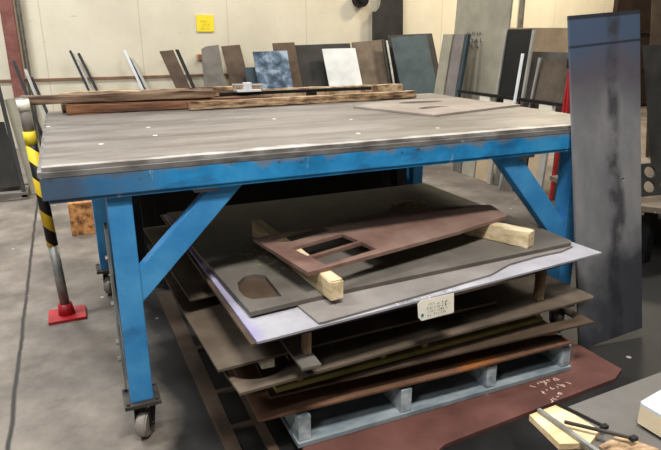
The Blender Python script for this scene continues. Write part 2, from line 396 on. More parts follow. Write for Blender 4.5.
# ------------------------------------------------------------------ the blue work bench
W, D, TH = 2.1, 1.38, .9
t = empty('work_bench', (0, 0, 0), 'large steel-topped work bench with bright blue frame standing on casters', 'work bench')
bm = box(-.012, W, 0, D, .874, TH, bev=0)
bmesh.ops.bevel(bm, geom=[e for e in bm.edges if all(v.co.z > .89 for v in e.verts) or (abs(e.verts[0].co.z-e.verts[1].co.z) > .01)], offset=.012, segments=4, affect='EDGES')
link('bench_top', bm, M['top'], t)
bm = bmesh.new()
bbox(bm, -.008, W-.006, .001, .056, .812, .8748, bev=.003); bbox(bm, .006, W-.006, D-.056, D-.006, .812, .8748, bev=.003)
bbox(bm, -.010, .056, .05, D-.05, .812, .8748, bev=.003); bbox(bm, W-.056, W-.006, .05, D-.05, .812, .8748, bev=.003)
bbox(bm, .006, W-.006, .006, .03, .802, .812, bev=.001)
for k in (.55, 1.05, 1.55): bbox(bm, k-.02, k+.02, .05, D-.05, .82, .874)
link('apron', bm, M['blue'], t)
def leg(x0, y0, side):
    x1, y1 = x0+.068, y0+.075
    l = link('leg', box(x0, x1, y0, y1, .135, .813, bev=.004), M['blueleg'], t)
    cx, cy = (x0+x1)/2, (y0+y1)/2
    bm = bmesh.new(); bbox(bm, cx-.055, cx+.055, cy-.055, cy+.055, .122, .136, bev=.002)
    for a in (-1, 1):
        for b in (-1, 1): tube(bm, (cx+a*.044, cy+b*.044, .134), (cx+a*.044, cy+b*.044, .142), .006, 6)
    link('caster_plate', bm, M['caster'], l)
    bm = bmesh.new(); tube(bm, (cx, cy, .106), (cx, cy, .123), .03, 20)
    ang = math.radians(-28); dx, dy = math.cos(ang), math.sin(ang)          # wheel axle direction
    fx, fy = -dy, dx
    wc = Vector((cx-fx*.022+.012, cy-fy*.022, .046))
    for sgn in (-1, 1):
        c = Vector((wc.x+dx*.024*sgn, wc.y+dy*.024*sgn, 0))
        u = Vector((fx, fy, 0))
        prism(bm, [(-.016, .038), (.016, .038), (.05, .106), (-.01, .106)], [], .004, c, u, (0, 0, 1))
    tube(bm, wc-Vector((dx, dy, 0))*.03, wc+Vector((dx, dy, 0))*.03, .006, 10)
    link('caster_fork', bm, M['black'], l)
    bm = bmesh.new(); ax = Vector((dx, dy, 0))
    tube(bm, wc-ax*.017, wc+ax*.017, .046, 32)
    bmesh.ops.bevel(bm, geom=[e for e in bm.edges if len(e.link_faces) == 2 and any(len(f.verts) > 4 for f in e.link_faces)], offset=.005, segments=3, affect='EDGES')
    w = link('caster_wheel', bm, M['wheel'], l)
leg(.15, .02, -1); leg(1.875, .02, 1); leg(.135, D-.14, -1); leg(1.90, D-.14, 1)
def quad_brace(pts, y0, y1, axis='x'):
    bm = bmesh.new()
    if axis == 'x': prism(bm, pts, [], y1-y0, (0, y0, 0), (1, 0, 0), (0, 0, 1))
    else: prism(bm, pts, [], y1-y0, (y1, 0, 0), (0, 1, 0), (0, 0, 1))
    bmesh.ops.bevel(bm, geom=[e for e in bm.edges if e.calc_length() > .03], offset=.002, segments=2, affect='EDGES')
    link('brace', bm, M['blueleg'], t)
quad_brace([(.452, .806), (.552, .806), (.217, .464), (.217, .57)], .028, .073)
quad_brace([(1.496, .806), (1.606, .806), (1.877, .50), (1.877, .38)], .028, .073)
# flat side guard bolted beside the near left leg
bm = bmesh.new(); bbox(bm, .138, .146, .06, .125, .17, .70, bev=.001)
for z in (.26, .32, .45, .6): tube(bm, (.130, .09, z), (.139, .09, z), .008, 6)
tag(link('side_strip', bm, M['conduit'], t), 'grey bolted strip beside the leg')
for x in (.43, 1.64):
    bm = bmesh.new(); bbox(bm, x-.035, x+.035, .02, .05, .788, .803, bev=.004); link('lug', bm, M['wheel'], t)

# ------------------------------------------------------------------ sheet, timbers and clamp on the bench top
def arc(a, b, bulge, n=10):
    ax, ay = a; bx, by = b; mx, my = (ax+bx)/2, (ay+by)/2; px, py = -(by-ay), bx-ax
    return [((1-k)**2*ax+2*k*(1-k)*(mx+px*bulge)+k*k*bx, (1-k)**2*ay+2*k*(1-k)*(my+py*bulge)+k*k*by) for k in [i/n for i in range(n+1)]]
bm = sheet([(1.331, .884), (1.499, .439), (2.09, .60), (1.98, 1.04), (1.6, 1.03)], .909, .008,
           holes=[circle(1.66, .66, .1, 20, math.pi*.15, math.pi*1.15, .05), circle(1.72, .90, .13, 20, ry=.045)])
tag(link('sheet_remnant', bm, M['tan'] if False else oxide('dusty_plate', (132, 120, 110), (156, 146, 136))), 'thin dusty steel remnant with round cutouts lying flat on the bench top', 'steel sheet')
G = 'old timbers lying along the back of the bench'
def timber(p, q, w, h, m, label, seed, amp=.003, name='timber'):
    bm = bmesh.new(); beam(bm, p, q, w, h, bev=.004); roughen(bm, amp, 10, seed)
    return tag(link(name, bm, M[m]), label, 'timber', G)
timber((.08, 1.205, .9235), (1.02, 1.215, .9235), .085, .04, 'rustwood', 'rust-stained dark timber with an orange end, lowest at the left end of the bench', 1)
timber((.60, 1.13, .921), (1.84, 1.165, .921), .055, .036, 'slab', 'long pale rough timber with a clean sawn right end at the front of the timbers', 2, .0025)
timber((-.10, 1.235, .966), (.74, 1.20, .966), .075, .036, 'oldwood', 'weathered grey-brown timber poking out past the left end of the bench', 3)
timber((.06, 1.312, .968), (1.0, 1.312, .968), .05, .04, 'slab', 'rough bark-edged timber behind the weathered timber that pokes out left', 5)
timber((.06, 1.325, .922), (.96, 1.32, .922), .09, .038, 'oldwood', 'brown timber beneath the bark-edged one at the rear edge of the bench', 8)
timber((1.0, 1.33, .935), (1.85, 1.33, .935), .05, .062, 'particle', 'crumbly pale board edge behind the long pale timber', 6)
bm = bmesh.new(); beam(bm, (.78, 1.26, .955), (1.62, 1.26, .955), .02, .016)
bbox(bm, 1.25, 1.29, 1.235, 1.285, .903, .948)
tag(link('steel_bar', bm, M['black']), 'thin black steel bar lying along the top of the timbers', 'steel bar')
cl = empty('toggle_clamp', (.92, 1.24, .966), 'small white toggle clamp sitting on the timbers', 'clamp')
bm = bmesh.new(); bbox(bm, .86, .98, 1.21, 1.25, .9660, .975); bbox(bm, .895, .935, 1.215, 1.245, .975, 1.01, bev=.004)
link('clamp_body', bm, M['white'], cl)
bm = bmesh.new(); tube(bm, (.84, 1.23, 1.0), (.995, 1.23, .995), .006); tube(bm, (.85, 1.23, .97), (.85, 1.23, 1.004), .006); tube(bm, (.99, 1.23, .97), (.99, 1.23, .999), .006)
link('clamp_bar', bm, M['bright'], cl)

# ------------------------------------------------------------------ stack of plates below the bench
tag(link('floor_sheet', sheet([(.62, -1.3), (2.0, -1.25), (1.93, -.5), (1.84, -.32), (1.84, .8), (.62, .8)], .012, .012), M['darkmat']), 'black oily sheet lying on the floor in front of the pallet', 'steel sheet')
GS = 'steel plates stacked under the bench'
def sh(name, loop, z, th, m, label, holes=(), g=GS):
    return tag(link(name, sheet(loop, z, th, holes), M[m]), label, 'steel sheet', g)
fl = sh('steel_plate', [(.61, -.60), (1.02, -.425), (1.80, -.37), (1.874, -.335), (1.85, .9), (.61, .9)], .026, .014, 'maroon', 'maroon-brown floor plate directly under the blue-grey pallet')
link('chalk_mark', scribble((1.48, -.36, .0262), (1, .12, 0), (-.12, 1, 0), 2, .14, .085, .004, 12), M['chalkline'], fl)
link('chalk_mark', scribble((1.47, -.40, .0262), (1, .25, 0), (-.25, 1, 0), 1, .10, .03, .004, 15), M['chalkline'], fl)
sh('skeleton_sheet', [(.405, -.75), (.55, -.75), (.55, 1.15), (.375, 1.15)], .010, .010, 'dkbrown', 'narrow skeleton strip with long slots on the floor left of the pallet',
   holes=[[(.445, a), (.518, a), (.518, b), (.445, b)] for a, b in ((-.7, -.26), (-.24, -.06), (-.04, .16), (.18, .5), (.53, 1.1))])
# pallet
p = empty('pallet', (1.157, .25, .026), 'blue-grey painted wooden pallet at the bottom of the plate stack', 'pallet')
for k, x in enumerate((.607, .965, 1.31, 1.653)):
    bm = box(x-.004, x+.036, -.255, .72, .045, .13, bev=.003)
    link('stringer', bm, M['palletend'], p)
for y0, y1 in ((-.262, -.04), (0.0, .2), (.24, .44), (.50, .72)):
    link('bottom_board', box(.597, 1.694, y0, y1, .027, .044), M['palletblue'], p)
for y0, y1 in ((-.20, -.10), (.0, .12), (.24, .36), (.56, .68)):
    link('top_board', box(.597, 1.694, y0, y1, .131, .143), M['palletblue'], p)
sh('steel_plate', [(.482, -.244), (1.12, -.262), (1.672, -.268), (1.66, .75), (.50, .75)], .151, .007, 'rust', 'rusty brown plate with orange patches resting on the pallet')
# spacers
GB = 'wooden spacers between the stacked plates'
def blk(x0, x1, y0, y1, z0, z1, m, label, amp=.0015, seed=3, name='spacer_block'):
    bm = box(x0, x1, y0, y1, z0, z1, bev=.003); roughen(bm, amp, 3, seed)
    return tag(link(name, bm, M[m]), label, 'wooden block', GB)
blk(.62, .68, -.12, .6, .153, .211, 'oldwood', 'brown spacer on the left of the rusty plate above the pallet')
blk(1.50, 1.56, -.12, .6, .153, .211, 'oldwood', 'brown spacer on the right of the rusty plate above the pallet')
sh('skeleton_sheet', [(.52, -.245), (1.2, -.262), (1.762, -.278), (1.755, .7), (.60, .7)], .221, .007, 'dkbrown', 'slotted brown plate whose right corner sticks out below the bigger brown plate',
   holes=[[(1.60, -.22), (1.72, -.225), (1.72, -.1), (1.60, -.1)], [(1.60, -.06), (1.72, -.06), (1.72, .1), (1.60, .1)]])
ol = empty('crate_frame', (1.05, -.1, .223), 'olive painted wooden frame squeezed between the lower brown plates', 'wooden frame')
bm = bmesh.new(); beam(bm, (.54, -.225, .2325), (1.585, -.188, .2325), .03, .017); link('rail', bm, M['olive'], ol)
bm = bmesh.new(); beam(bm, (.56, .4, .2325), (1.585, .42, .2325), .035, .017); link('rail', bm, M['olive'], ol)
for x in (.62, .91, 1.07, 1.565):
    yy = -.222+(x-.56)*.036
    link('post', box(x-.010, x+.010, yy-.012, yy+.012, .2415, .2865), M['olive'], ol)
    link('post', box(x-.012, x+.012, .4, .43, .2415, .2865), M['olive'], ol)
sh('steel_plate', [(.417, -.302), (1.0, -.265), (1.785, -.237), (1.80, -.225), (1.76, .85), (.36, .85), (.405, -.19)], .296, .008, 'brown', 'wide brown plate with a round cutout at its near left corner',
   holes=[circle(.505, -.17, .098, 28, ry=.085)])
blk(.47, .52, -.13, -.10+.05, .223, .287, 'oldwood', 'dark spacer by the round cutout')if False else None
blk(.508, .548, -.215, -.165, .298, .331, 'paleblock', 'small pale block standing over the round cutout of the brown plate')
blk(1.25, 1.31, -.14, .6, .298, .331, 'oldwood', 'brown spacer on the right of the wide brown plate')
sh('steel_plate', [(.376, -.232), (.83, -.205), (1.375, -.188), (1.36, .95), (.335, .95), (.354, .194)], .340, .008, 'brown', 'dull brown plate with a plain corner at the left above the round cutout plate')
blk(.585, .645, -.34, .1, .3415, .3535, 'grey', 'flat grey bar poking out under the purple plate', .0005, name='flat_bar')
blk(.64, .675, -.275, -.225, .355, .44, 'woodblock', 'splintered brown block holding up the near left corner of the purple plate')if False else None
blk(.618, .640, -.280, -.25, .3545, .446, 'woodblock', 'splintered brown block holding up the near left corner of the purple plate', .002)
blk(1.575, 1.60, -.18, -.15, .2975, .446, 'woodblock', 'splintered brown block holding up the near right corner of the purple plate', .003, 9)
blk(.42, .475, .25, .85, .3415, .389, 'oldwood', 'brown spacer under the short grey plate at the left')
blk(1.62, 1.70, .3, .8, .2975, .446, 'oldwood', 'tall dark spacer at the far right under the purple plate')
sh('steel_plate', [(.375, .14), (.60, .165), (.60, 1.0), (.33, 1.0)], .398, .007, 'brown', 'short grey-brown plate sticking out left between brown and purple plates')
blk(.50, .56, .25, .9, .400, .446, 'oldwood', 'brown spacer on the short grey plate at the left')
k0 = [(.447, -.335), (1.3, -.27), (1.80, -.205), (1.72, .98), (.41, .98), (.428, .38)]
sh('steel_plate', k0, .456, .008, 'dkbrown', 'dark brown plate showing as a thin edge directly under the purple plate')
pu = sh('steel_plate', [(.461, -.343), (1.299, -.27), (1.817, -.219), (1.72, .95), (.42, .95), (.439, .383)], .4645, .007, 'purple', 'pale plate with a purple border and white scrawl on its front edge')
hp = sh('steel_plate', [(.645, -.322), (.66, -.323), (.90, -.291), (1.12, -.262), (1.30, -.235), (1.42, -.185), (1.56, -.165), (1.68, -.16), (1.73, -.145), (1.756, -.137), (1.74, .93), (.63, .93), (.628, -.172)], .4725, .0075, 'lightgrey', 'light grey plate with a curved front edge lying on the purple-edged plate')
link('writing', scribble((.90, -.304, .4650), (1, .098, 0), (-.098, 1, 0), 1, .24, .016, .0045, 44), M['whiteink'], pu)
oval = [(.606, -.155)] + [(.606, -.155+(.165*i/3)) for i in range(1, 4)] + circle(.575, .0, .075, 12, math.pi*.3, math.pi*1.25)[1:] + [(.515, -.115), (.55, -.148)]
sh('steel_plate', [(.482, -.211), (.817, -.177), (1.745, -.137), (1.765, -.12), (1.775, .1), (1.76, .9), (.43, .9), (.448, .347)], .4865, .0135, 'greychalk', 'large dark grey plate with a D-shaped cutout and faint yellow chalk', holes=[[(.512, -.13), (.60, -.145), (.604, .03), (.575, .055), (.54, .05), (.505, .01), (.493, -.05), (.497, -.1)]])
sh('steel_plate', [(.50, -.185), (.622, -.16), (.622, .9), (.47, .9), (.475, .3)], .4725, .0075, 'dkbrown', 'brown plate glimpsed through the D-shaped cutout of the dark grey plate')
# dunnage on top of the stack
def dun(p_, q_, w, h, label, seed):
    bm = bmesh.new(); beam(bm, p_, q_, w, h, bev=.003); roughen(bm, .0015, 8, seed)
    return tag(link('wood_batten', bm, M['pinedepth']), label, 'wooden batten', 'pale battens on top of the stack')
b1 = dun((.700, .43, .518), (.738, -.24, .518), .044, .062, 'pale wooden batten under the slotted end of the red-brown plate', 3)
link('end_writing', scribble((.71, -.2690, .492), (1, .1, 0), (0, 0, 1), 2, .03, .026, .003, 31), M['ink'], b1)if False else None
bm = bmesh.new(); prism(bm, circle(0, 0, .022, 16, ry=.011), [], .001, (.7655, -.19, .518), (.073, -.67, 0), (0, 0, 1)); link('stamp', bm, M['ink'], b1)
dun((1.46, .12, .518), (1.572, -.115, .518), .05, .062, 'short pale wooden batten under the right end of the red-brown plate', 4)
def q4(a, b, c, d): return [a, b, c, d]
bp_ = sh('cutout_plate', [(.614, .19), (.673, -.175), (1.30, -.04), (1.594, .045), (1.631, .201), (1.263, .303)], .562, .012, 'redbrown', 'red-brown plate with rectangular cutouts lying on pale battens at the top', g=GS,
   holes=[[(.668, .170), (.89, .232), (.905, .168), (.70, .098)], [(.700, .045), (.915, .108), (.935, .018), (.722, -.045)], [(.730, -.062), (.938, .002), (.952, -.078), (.745, -.140)], [(1.27, .27), (1.455, .235), (1.503, .205), (1.29, .215)]])
bpy.data.objects[bp_.name]
# tag card
tg = empty('paper_tag', (1.02, -.322, .40), 'white paper tag with handwriting hanging on the front of the stack below the purple plate', 'paper tag')
loop = [(0, .012), (.012, 0), (.131, .0), (.134, .002), (.136, .062), (.012, .064), (0, .055)]
o_ = (.974, -.3150, .403); u_ = (1, .06, 0); v_ = (0, .15, 1)
link('card', plate(loop, o_, u_, v_, .002), M['card'], tg)
link('writing', scribble((1.0, -.3155, .411), u_, v_, 4, .1, .044, .0014, 77, .0012), M['ink'], tg)
bm = bmesh.new(); prism(bm, circle(.014, .018, .005, 14), [], .001, (.974, -.3170, .403), u_, v_); link('dot', bm, M['bluedot'], tg)
bm = bmesh.new(); tube(bm, (1.02, -.303, .452), (1.02, -.301, .472), .002, 8); link('string', bm, M['card'], tg)
# rag and splinters
bm = bmesh.new(); bmesh.ops.create_icosphere(bm, subdivisions=3, radius=1)
random.seed(5)
from mathutils import noise as mn
for v in bm.verts:
    k = 1+.45*mn.noise(v.co*2.3); v.co = Vector((v.co.x*.08*k, v.co.y*.05*k, max(-.002, v.co.z*.022*k)))
bmesh.ops.translate(bm, verts=bm.verts, vec=(1.45, .54, .489))
tag(link('rag', bm, M['rag'], smooth=True), 'crumpled yellowish rag on the dark plate far under the bench', 'rag')
for i, (x, y, a, lb) in enumerate(((1.46, .335, .5, 'white splinter lying just behind the red-brown plate, the left one'), (1.55, .33, .7, 'white splinter lying just behind the red-brown plate, in the middle'), (1.60, .36, -.5, 'white splinter lying just behind the red-brown plate, the right one'))):
    bm = bmesh.new(); d_ = Vector((math.cos(a), math.sin(a), 0))*.05; beam(bm, Vector((x, y, .4935))-d_, Vector((x, y, .4935))+d_, .018, .013)
    tag(link('splinter', bm, M['card']), lb, 'wood splinter', 'white splinters')

# dark sheets standing on edge under the rear of the bench
for i, (yb, h, x0, x1, m, lb) in enumerate(((1.52, .69, .30, 2.06, 'black', 'black sheet standing on edge furthest back under the bench'),
                                   (1.37, .64, .36, 1.84, 'charcoal', 'dark sheet standing on edge in the middle of three under the bench'),
                                   (1.30, .585, .42, 1.75, 'charcoal', 'dark sheet standing on edge nearest of three under the bench'))):
    bm = plate([(x0, 0), (x1, 0), (x1, h), (x0, h)], (0, yb-.10, .0), (1, 0, 0), (0, .12, 1), .008)
    tag(link('standing_sheet', bm, M[m]), lb, 'steel sheet', 'sheets standing on edge under the bench')

# ------------------------------------------------------------------ tall plate leaning on the bench corner
lean = Vector((-.095/1.29, .165/1.29, 1)).normalized(); uu = Vector((.352, -.002, 0)).normalized(); uu = (uu-lean*uu.dot(lean)).normalized()
bm = plate([(0, 0), (.353, 0), (.353, 1.305), (0, 1.305)], (1.872, -.135, .002), uu, lean, .010, holes=[circle(.255, .665, .006, 12)])
bm.normal_update()
n = uu.cross(lean); R = Matrix((uu, lean, n)).transposed().to_4x4(); Mx = Matrix.Translation((1.872, -.135, .002)) @ R
bmesh.ops.transform(bm, matrix=Mx.inverted(), verts=bm.verts)
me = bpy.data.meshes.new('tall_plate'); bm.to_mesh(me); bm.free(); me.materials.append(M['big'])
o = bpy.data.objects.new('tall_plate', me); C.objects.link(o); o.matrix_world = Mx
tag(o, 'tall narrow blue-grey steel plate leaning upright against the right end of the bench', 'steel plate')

# ------------------------------------------------------------------ striped safety post
sp = empty('safety_post', (-.036, 1.07, 0), 'yellow and black striped post on a red foot left of the bench', 'post')
def pp(z): return Vector((-.036-.045*z, 1.07, z))
link('post_base', box(-.115, .045, 1.0, 1.14, 0, .014, bev=.003), M['red'], sp)
bm = bmesh.new(); tube(bm, pp(.012), pp(.065), .036, 20, .03)
link('socket', bm, M['red'], sp, True)
bm = bmesh.new(); tube(bm, pp(.05), pp(.36), .021, 20); link('lower_tube', bm, M['conduit'], sp, True)
bm = bmesh.new(); tube(bm, pp(.35), pp(.84), .023, 24); link('striped_sleeve', bm, M['hazard'], sp, True)
bm = bmesh.new(); tube(bm, pp(.84), pp(.99), .021, 20); link('upper_tube', bm, M['wheel'], sp, True)
bm = bmesh.new(); tube(bm, pp(.80), pp(.855), .0245, 20); link('label_band', bm, M['yellowtape'], sp, True)
bm = bmesh.new(); tube(bm, pp(.94), pp(.985), .0245, 20); link('label_band', bm, M['card'], sp, True)

bm = box(.01, .165, 2.3, 2.48, 0, .215, bev=.002)
tag(link('chipboard_block', bm, M['chip']), 'orange-brown chipboard block on the floor behind the left end of the bench', 'wooden block')

# ------------------------------------------------------------------ left rack of offcuts
GL = 'offcuts leaning at the left edge'
def leanx(name, loop, o, u, v, th, m, label, cat='steel sheet', g=GL, holes=()):
    return tag(link(name, plate(loop, o, u, v, th, holes), M[m]), label, cat, g)
leanx('steel_sheet', [(0, 0), (.20, 0), (.20, .52), (0, .55)], (-.52, 3.5, .09), (1, .3, 0), (-.12, .3, 1), .012, 'charcoal', 'black rectangular offcut leaning in the grey bracket at the left edge')
bk = empty('rack_bracket', (-.4, 3.6, 0), 'grey steel bracket frame on the floor at the left edge', 'bracket')
bm = bmesh.new(); bbox(bm, -.62, -.29, 3.44, 3.48, .02, .06); bbox(bm, -.62, -.29, 3.80, 3.84, 0, .04); bbox(bm, -.33, -.29, 3.44, 3.84, 0, .04); bbox(bm, -.62, -.58, 3.44, 3.84, 0, .04)
link('foot_frame', bm, M['grey'], bk)
bm = bmesh.new(); beam(bm, (-.31, 3.46, .05), (-.40, 3.80, .92), .03, .03, (1, 0, 0)); link('upright', bm, M['charcoal'], bk)
bm = bmesh.new(); beam(bm, (-.56, 3.46, .05), (-.60, 3.80, .92), .03, .03, (1, 0, 0)); link('upright', bm, M['charcoal'], bk)
leanx('steel_sheet', [(0, 0), (.19, 0), (.15, .80), (.02, .78)], (-.27, 3.62, .0), (1, .15, 0), (-.16, .25, 1), .010, 'greengrey', 'grey-green offcut leaning behind the striped post')
for i, (a, b, m, lb) in enumerate((((-.05, 3.9, 0), (-.29, 4.35, 1.02), 'black', 'black flat bar leaning left of the bench corner'),
                            ((.03, 3.9, 0), (-.21, 4.35, .95), 'bright', 'bright thin bar leaning left of the bench corner'),
                            ((.09, 3.9, 0), (-.17, 4.35, .88), 'charcoal', 'dark bar leaning nearest the bench corner'),
                            ((-.50, 4.0, 0), (-.52, 4.4, 1.12), 'bright', 'pale curved strip leaning at the far left edge'),
                            ((-.66, 3.95, 0), (-.78, 4.35, 1.0), 'charcoal', 'dark strip leaning at the far left edge'))):
    bm = bmesh.new(); beam(bm, a, b, .025, .014, (0, 1, .4)); bmesh.ops.translate(bm, verts=bm.verts, vec=(0, 0, .008))
    tag(link('flat_bar', bm, M[m]), lb, 'steel bar', GL)

# ------------------------------------------------------------------ bars and plates leaning on the back wall
GW = 'bars leaning on the back wall'
def wallbar(x0, z1, x1, w, m, lb, yb=5.45):
    """bar whose top is at x0,z1 and whose foot is at x1 on the floor"""
    bm = bmesh.new(); beam(bm, (x1, yb, .02), (x0, 5.94, z1), w, .02, (0, 1, .4)); tag(link('flat_bar', bm, M[m]), lb, 'steel bar', GW)
wallbar(.20, 1.08, .54, .025, 'black', 'black bar leaning on the wall, leftmost of the left pair')
wallbar(.235, 1.05, .58, .02, 'bright', 'bright bar leaning in the left group, between two dark bars')
wallbar(.285, 1.05, .64, .03, 'charcoal', 'dark grey bar leaning rightmost in the left group')
wallbar(.79, 1.08, 1.12, .03, 'white', 'white bar leaning on the wall left of the brown channel, its left neighbour')
wallbar(.83, 1.0, 1.17, .02, 'black', 'black bar leaning between two pale bars on the wall')
wallbar(.86, .98, 1.24, .03, 'bright', 'bright steel bar leaning left of the brown channel')
GP = 'offcut plates leaning on the back wall'
def wallplate(pts, m, lb, yb=5.4, yt=5.88, th=.012, name='steel_plate', holes=(), cat='steel plate'):
    """pts: (x, height along the lean) outline"""
    v = Vector((0, yt-yb, 1.15)).normalized()
    return tag(link(name, plate(pts, (0, yb, .004), (1, 0, 0), v, th, holes), M[m]), lb, cat, GP)
def wq(xa, xb, dx, h0, h1): return [(xa+dx, 0), (xb+dx, 0), (xb, h1), (xa, h0)]
wallplate(wq(1.16, 1.32, .33, 1.15, 1.165), 'dkbrown', 'narrow dark brown plate leaning sideways below the yellow sign', yb=5.28, yt=5.76)
wallplate(wq(1.34, 1.38, .33, 1.17, 1.17), 'black', 'thin black strip beside the narrow dark brown plate', yb=5.26, yt=5.74)
wallplate([(1.60, 0), (1.93, 0), (1.90, 1.22), (1.74, 1.2), (1.68, 1.17)], 'grey', 'grey plate with a clipped corner right of the tan electrical box')
wallplate(wq(1.93, 2.17, .12, 1.20, 1.22), 'dkbrown', 'dark brown plate leaning between the clipped grey plate and the blue one')
wallplate(wq(2.15, 2.45, .03, .93, .93), 'slate', 'short dark blue plate tucked left of the mottled blue plate', yb=5.30, yt=5.78)
wallplate(wq(2.27, 2.72, .0, 1.13, 1.14), 'blueplate', 'mottled blue and white plate leaning on the wall', yb=5.22, yt=5.70)
wallplate(wq(2.58, 2.88, .03, 1.235, 1.245), 'dkbrown', 'brown plate behind the right edge of the mottled blue plate', yb=5.34, yt=5.82)
wallplate(wq(2.90, 3.70, .0, 1.205, 1.225), 'charcoal', 'wide dark plate behind the pale sheet')
wallplate(wq(3.22, 3.70, .04, 1.155, 1.16), 'white', 'pale white sheet leaning among the dark plates', yb=5.26, yt=5.74)
wallplate(wq(3.70, 4.20, .0, 1.235, 1.275), 'brown', 'grey-brown plate right of the pale sheet', yb=5.34, yt=5.82)
wallplate(wq(4.10, 4.14, .0, 1.27, 1.27), 'black', 'thin black edge strip left of the slate blue plate', yb=5.22, yt=5.7)
wallplate(wq(4.15, 4.18, .0, 1.26, 1.26), 'conduit', 'thin grey edge strip left of the slate blue plate', yb=5.20, yt=5.68)
wallplate(wq(4.22, 4.80, .05, 1.30, 1.345), 'slate', 'big slate blue plate leaning on the wall', yb=5.18, yt=5.66)
wallplate(wq(4.24, 4.97, .05, 1.335, 1.36), 'charcoal', 'dark plate showing behind the slate blue plate', yb=5.3, yt=5.78)
# tall black plate with a round notch in its left edge
no = circle(4.09, 1.70, .10, 16, -math.pi/2, math.pi/2, .16)
wallplate([(4.06, 0), (4.56, 0), (4.53, 2.15), (4.06, 2.15), (4.06, 1.86)] + no[::-1] + [(4.06, 1.54)], 'charcoal', 'tall black plate with a round notch rising above the slate blue plate', yb=5.86, yt=5.90)
bm = bmesh.new(); tube(bm, (3.89, 6.0, 1.70), (3.89, 5.90, 1.70), .105, 32); tube(bm, (3.89, 5.90, 1.70), (3.89, 5.885, 1.70), .05, 24)
tag(link('round_fitting', bm, M['black']), 'round black fitting on the wall left of the notched tall plate', 'wall fitting')

# ------------------------------------------------------------------ rack of plates right behind the bench
rk = empty('plate_rack', (3.7, 2.2, 0), 'long low steel rack carrying upright plates behind the right end of the bench', 'rack')
link('shelf', box(3.44, 4.05, 1.65, 3.62, .60, .64, bev=.003), M['dkbrown'], rk)
for y in (1.68, 2.6, 3.55):
    link('upright', box(3.46, 3.52, y, y+.05, 0, .6), M['dkbrown'], rk); link('upright', box(3.96, 4.02, y, y+.05, 0, 1.05), M['dkbrown'], rk)
GR = 'plates leaning on the low rack'
def rplate(y0, y1, z0, z1, x, dx, m, lb, th=.02, g=GR, slant=0, name='rack_plate'):
    """plate facing -x: spans y0..y1, from z0 to z1, top leaning by dx"""
    v = Vector((dx, 0, z1-z0)); L = v.length
    return tag(link(name, plate([(-y1, 0), (-y0, 0), (-y0+slant, L), (-y1+slant, L)], (x, 0, z0), (0, -1, 0), v, th), M[m]), lb, 'steel plate', g)
GLo = 'lower plates leaning on the rack front'
rplate(2.78, 2.90, .003, .58, 3.37, .04, 'grey', 'narrow grey plate seen under the bench, leftmost in the lower row', g=GLo)
rplate(2.58, 2.76, .003, .58, 3.37, .04, 'greengrey', 'grey plate seen under the bench, second from left in the lower row', g=GLo)
rplate(2.36, 2.56, .003, .58, 3.37, .04, 'tan', 'pale stained plate seen under the bench, left of the bright edge', g=GLo)
rplate(2.31, 2.345, .003, .59, 3.34, .04, 'bright', 'bright narrow bar upright in the lower row under the bench', g=GLo)
rplate(2.06, 2.29, .003, .58, 3.37, .04, 'grey', 'grey plate seen just left of the right blue brace', g=GLo)
rplate(1.94, 2.05, .003, .58, 3.37, .04, 'charcoal', 'dark plate seen behind the right blue brace', g=GLo)
rplate(1.78, 1.92, .003, .58, 3.37, .04, 'tan', 'brownish plate seen right of the right blue brace', g=GLo)
rplate(1.70, 1.76, .003, .60, 3.33, .04, 'bright', 'bright strip upright next to the right blue leg', g=GLo)
# upper row
rplate(3.28, 3.44, .645, 1.24, 3.47, .08, 'greengrey', 'narrow grey plate at the left end of the upper rack row', th=.03)
rplate(3.09, 3.25, .645, 1.24, 3.47, .08, 'lightgrey', 'pale narrow plate second in the upper rack row', th=.03)
rplate(3.02, 3.06, .645, 1.24, 3.46, .08, 'slate', 'thin dark blue strip third in the upper rack row', th=.03)
tp = rplate(2.66, 3.46, .645, 1.90, 3.66, .06, 'greengrey', 'tall grey-green plate with black handwriting behind the bench', th=.02)
link('writing', scribble((3.678, 3.24, 1.10), (0, -1, 0), (.06, 0, 1.255), 3, .22, .17, .008, 21, .004), M['ink'], tp)
rplate(2.20, 2.50, .645, 1.275, 3.50, .06, 'black', 'dark plate with bright left edge leaning before the tall grey-green plate', th=.012, slant=0)
rplate(2.505, 2.53, .645, 1.275, 3.49, .06, 'bright', 'bright edge bar left of the dark plate on the rack', th=.02)
rplate(2.165, 2.19, .645, 1.27, 3.48, .06, 'bright', 'bright upright bar right of the dark plate on the rack', th=.02)
rplate(1.70, 2.36, .645, 1.10, 3.62, .04, 'grey', 'wide grey plate low in front of the tan plate', th=.02)
rplate(1.76, 2.06, .645, 1.05, 3.50, .06, 'brown', 'brown ribbed plate in front of the wide grey plate', th=.015)
rplate(2.07, 2.09, .645, 1.06, 3.48, .06, 'bright', 'thin bright bar left of the brown ribbed plate', th=.015)
tag(link('wide_plate', plate([(4.50, 0), (5.5, 0), (5.5, 1.31), (4.50, 1.31)], (0, 3.5, .004), (1, 0, 0), (0, .12, 1), .02), M['tan']), 'wide tan-brown plate standing upright against the cream wall on the right', 'steel plate')
for i, (y, lb) in enumerate(((2.60, 'pale block on the rack below the tall grey-green plate'), (2.28, 'pale block on the rack below the dark plate'), (1.86, 'pale block on the rack below the brown ribbed plate'))):
    bm = box(3.445, 3.485, y-.07, y+.07, .6415, .72, bev=.004); tag(link('pale_block', bm, M['card']), lb, 'block', 'pale blocks on the rack')
tag(link('front_rail', box(3.44, 3.47, 1.67, 3.0, .7205, .745), M['black']), 'thin black rail resting on the pale blocks of the rack', 'rail')
